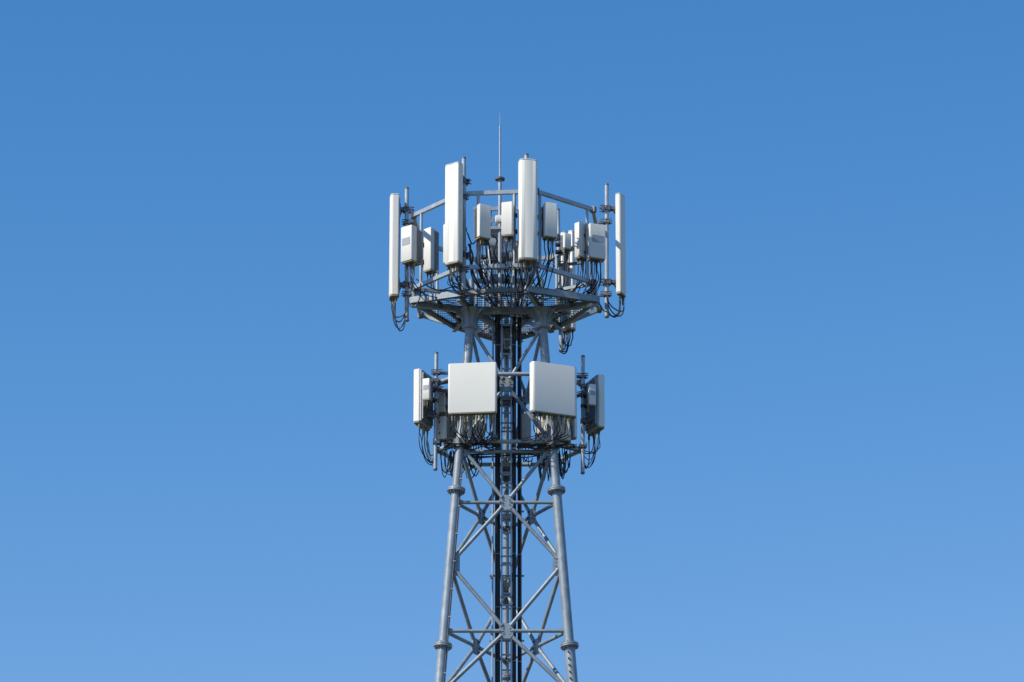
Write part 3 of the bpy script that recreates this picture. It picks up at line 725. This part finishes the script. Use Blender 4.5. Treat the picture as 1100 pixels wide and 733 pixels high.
radio_unit(459, 408, 430, -.55, -20, .15, .16, 'small pale radio unit beside the left outer pole of the lower ring', True, 4, [P(468, 447, -.3), P(466, 440, -.3)], .08, arm=(PX(468.8, -.22), -.22))
radio_unit(635.3, 414, 436, -.55, 20, .14, .16, 'small pale radio unit beside the right outer pole of the lower ring', True, 4, [P(626, 452, -.3), P(628, 446, -.3)], .08, arm=(PX(626.3, -.22), -.22))
radio_unit(475.5, 419, 444, .1, -30, .15, .14, 'white radio unit with a thin cable, between left outer pole and square antenna', False, 3, [P(478, 462, .1)], .05, arm=(lp[0][0] + .15, .1))
radio_unit(475.5, 449, 473, -.05, -25, .2, .16, 'white radio unit low beside the left outer pole of the lower ring', False, 4, [P(484, 492, -.1), P(480, 495, 0)], .2, arm=(lp[0][0] + .1, -.05))
for (px, y0, y1, Y, yaw, lb) in ((513, 448, 474, -.35, 10, 'grey unit in shade under the left square antenna'), (563, 446, 476, .45, 5, 'grey-green unit in shade right of the ladder, lower ring'), (583, 449, 476, -.3, -10, 'upright unit in shade behind cables below the right square antenna'), (605, 449, 474, -.3, 12, 'pale unit below the right end of the right square antenna')):
    radio_unit(px, y0, y1, Y, yaw, .26, .18, lb, False, 4, [P(px + 6, 492, Y), P(px - 5, 494, Y)], .2, arm=(PX(px, Y + .15), Y + .15))
# loops of cable hanging under the lower ring beside the legs
def loop_bundle(label, specs):
    t = thing('cable_loop_bundle', label, 'cable bundle', P(*specs[0][0]), 0, 'loops of cable hanging below the lower ring')
    for a, b_, low in specs:
        A, B = P(*a), P(*b_); Lw = P((a[0] + b_[0]) / 2, low, (a[2] + b_[2]) / 2)
        run_cable(t, [A, A.lerp(Lw, .55) + V((A.x - Lw.x) * .35, 0, 0), Lw, B.lerp(Lw, .55) + V((B.x - Lw.x) * .35, 0, 0), B], .0115)
def rl(x0, x1, n_, Y, y0=486, l0=505, l1=517):
    out = []
    for k in range(n_):
        a = random.uniform(x0, x0 + (x1 - x0) * .4); b_ = random.uniform(x0 + (x1 - x0) * .6, x1)
        out.append(((a, y0 + random.uniform(-2, 3), Y + random.uniform(-.1, .1)), (b_, y0 + random.uniform(-2, 6), Y + random.uniform(-.1, .1)), random.uniform(l0, l1)))
    return out
loop_bundle('black cable loops hanging left of the left leg below the lower ring', rl(481, 490, 3, -.1, l0=503, l1=514))
loop_bundle('black cable loops hanging just right of the left leg', rl(497, 518, 5, .2, l0=502, l1=515))
loop_bundle('black cable loops hanging just left of the right leg', rl(574, 590, 5, .2, l0=502, l1=518))
loop_bundle('black cable loops hanging right of the right leg below the lower ring', rl(599, 610, 5, -.1, l0=498, l1=516))
loop_bundle('heavy black cable loops slung between the square antennas and the ladder', [((505, 452, -.7), (522, 455, -.7), 476), ((507, 456, -.7), (528, 450, -.72), 479), ((512, 452, -.7), (530, 462, -.6), 474), ((500, 455, -.7), (520, 448, -.7), 472)])
def clutter(label, specs):
    t = thing('cable_harness', label, 'cable bundle', P(*specs[0][0]), 0, 'cable harnesses tied along the lower ring')
    for pts in specs: run_cable(t, [P(*p_) for p_ in pts], random.choice([.011, .013, .015]))
def hz_run(x0, x1, y, Y, n_):
    out = []
    for k in range(n_):
        yy = y + random.uniform(-3, 3); m_ = 6
        out.append([(x0 + (x1 - x0) * i / m_ + random.uniform(-2, 2), yy + random.uniform(-2.2, 2.2), Y + random.uniform(-.06, .06)) for i in range(m_ + 1)])
    return out
clutter('tangle of black cables tied along the lower ring left of the ladder', hz_run(478, 536, 479, -.6, 6))
clutter('tangle of black cables tied along the lower ring right of the ladder', hz_run(556, 618, 480, -.6, 7))
clutter('tangle of black cables behind the legs at the lower ring', hz_run(490, 600, 488, .2, 5))
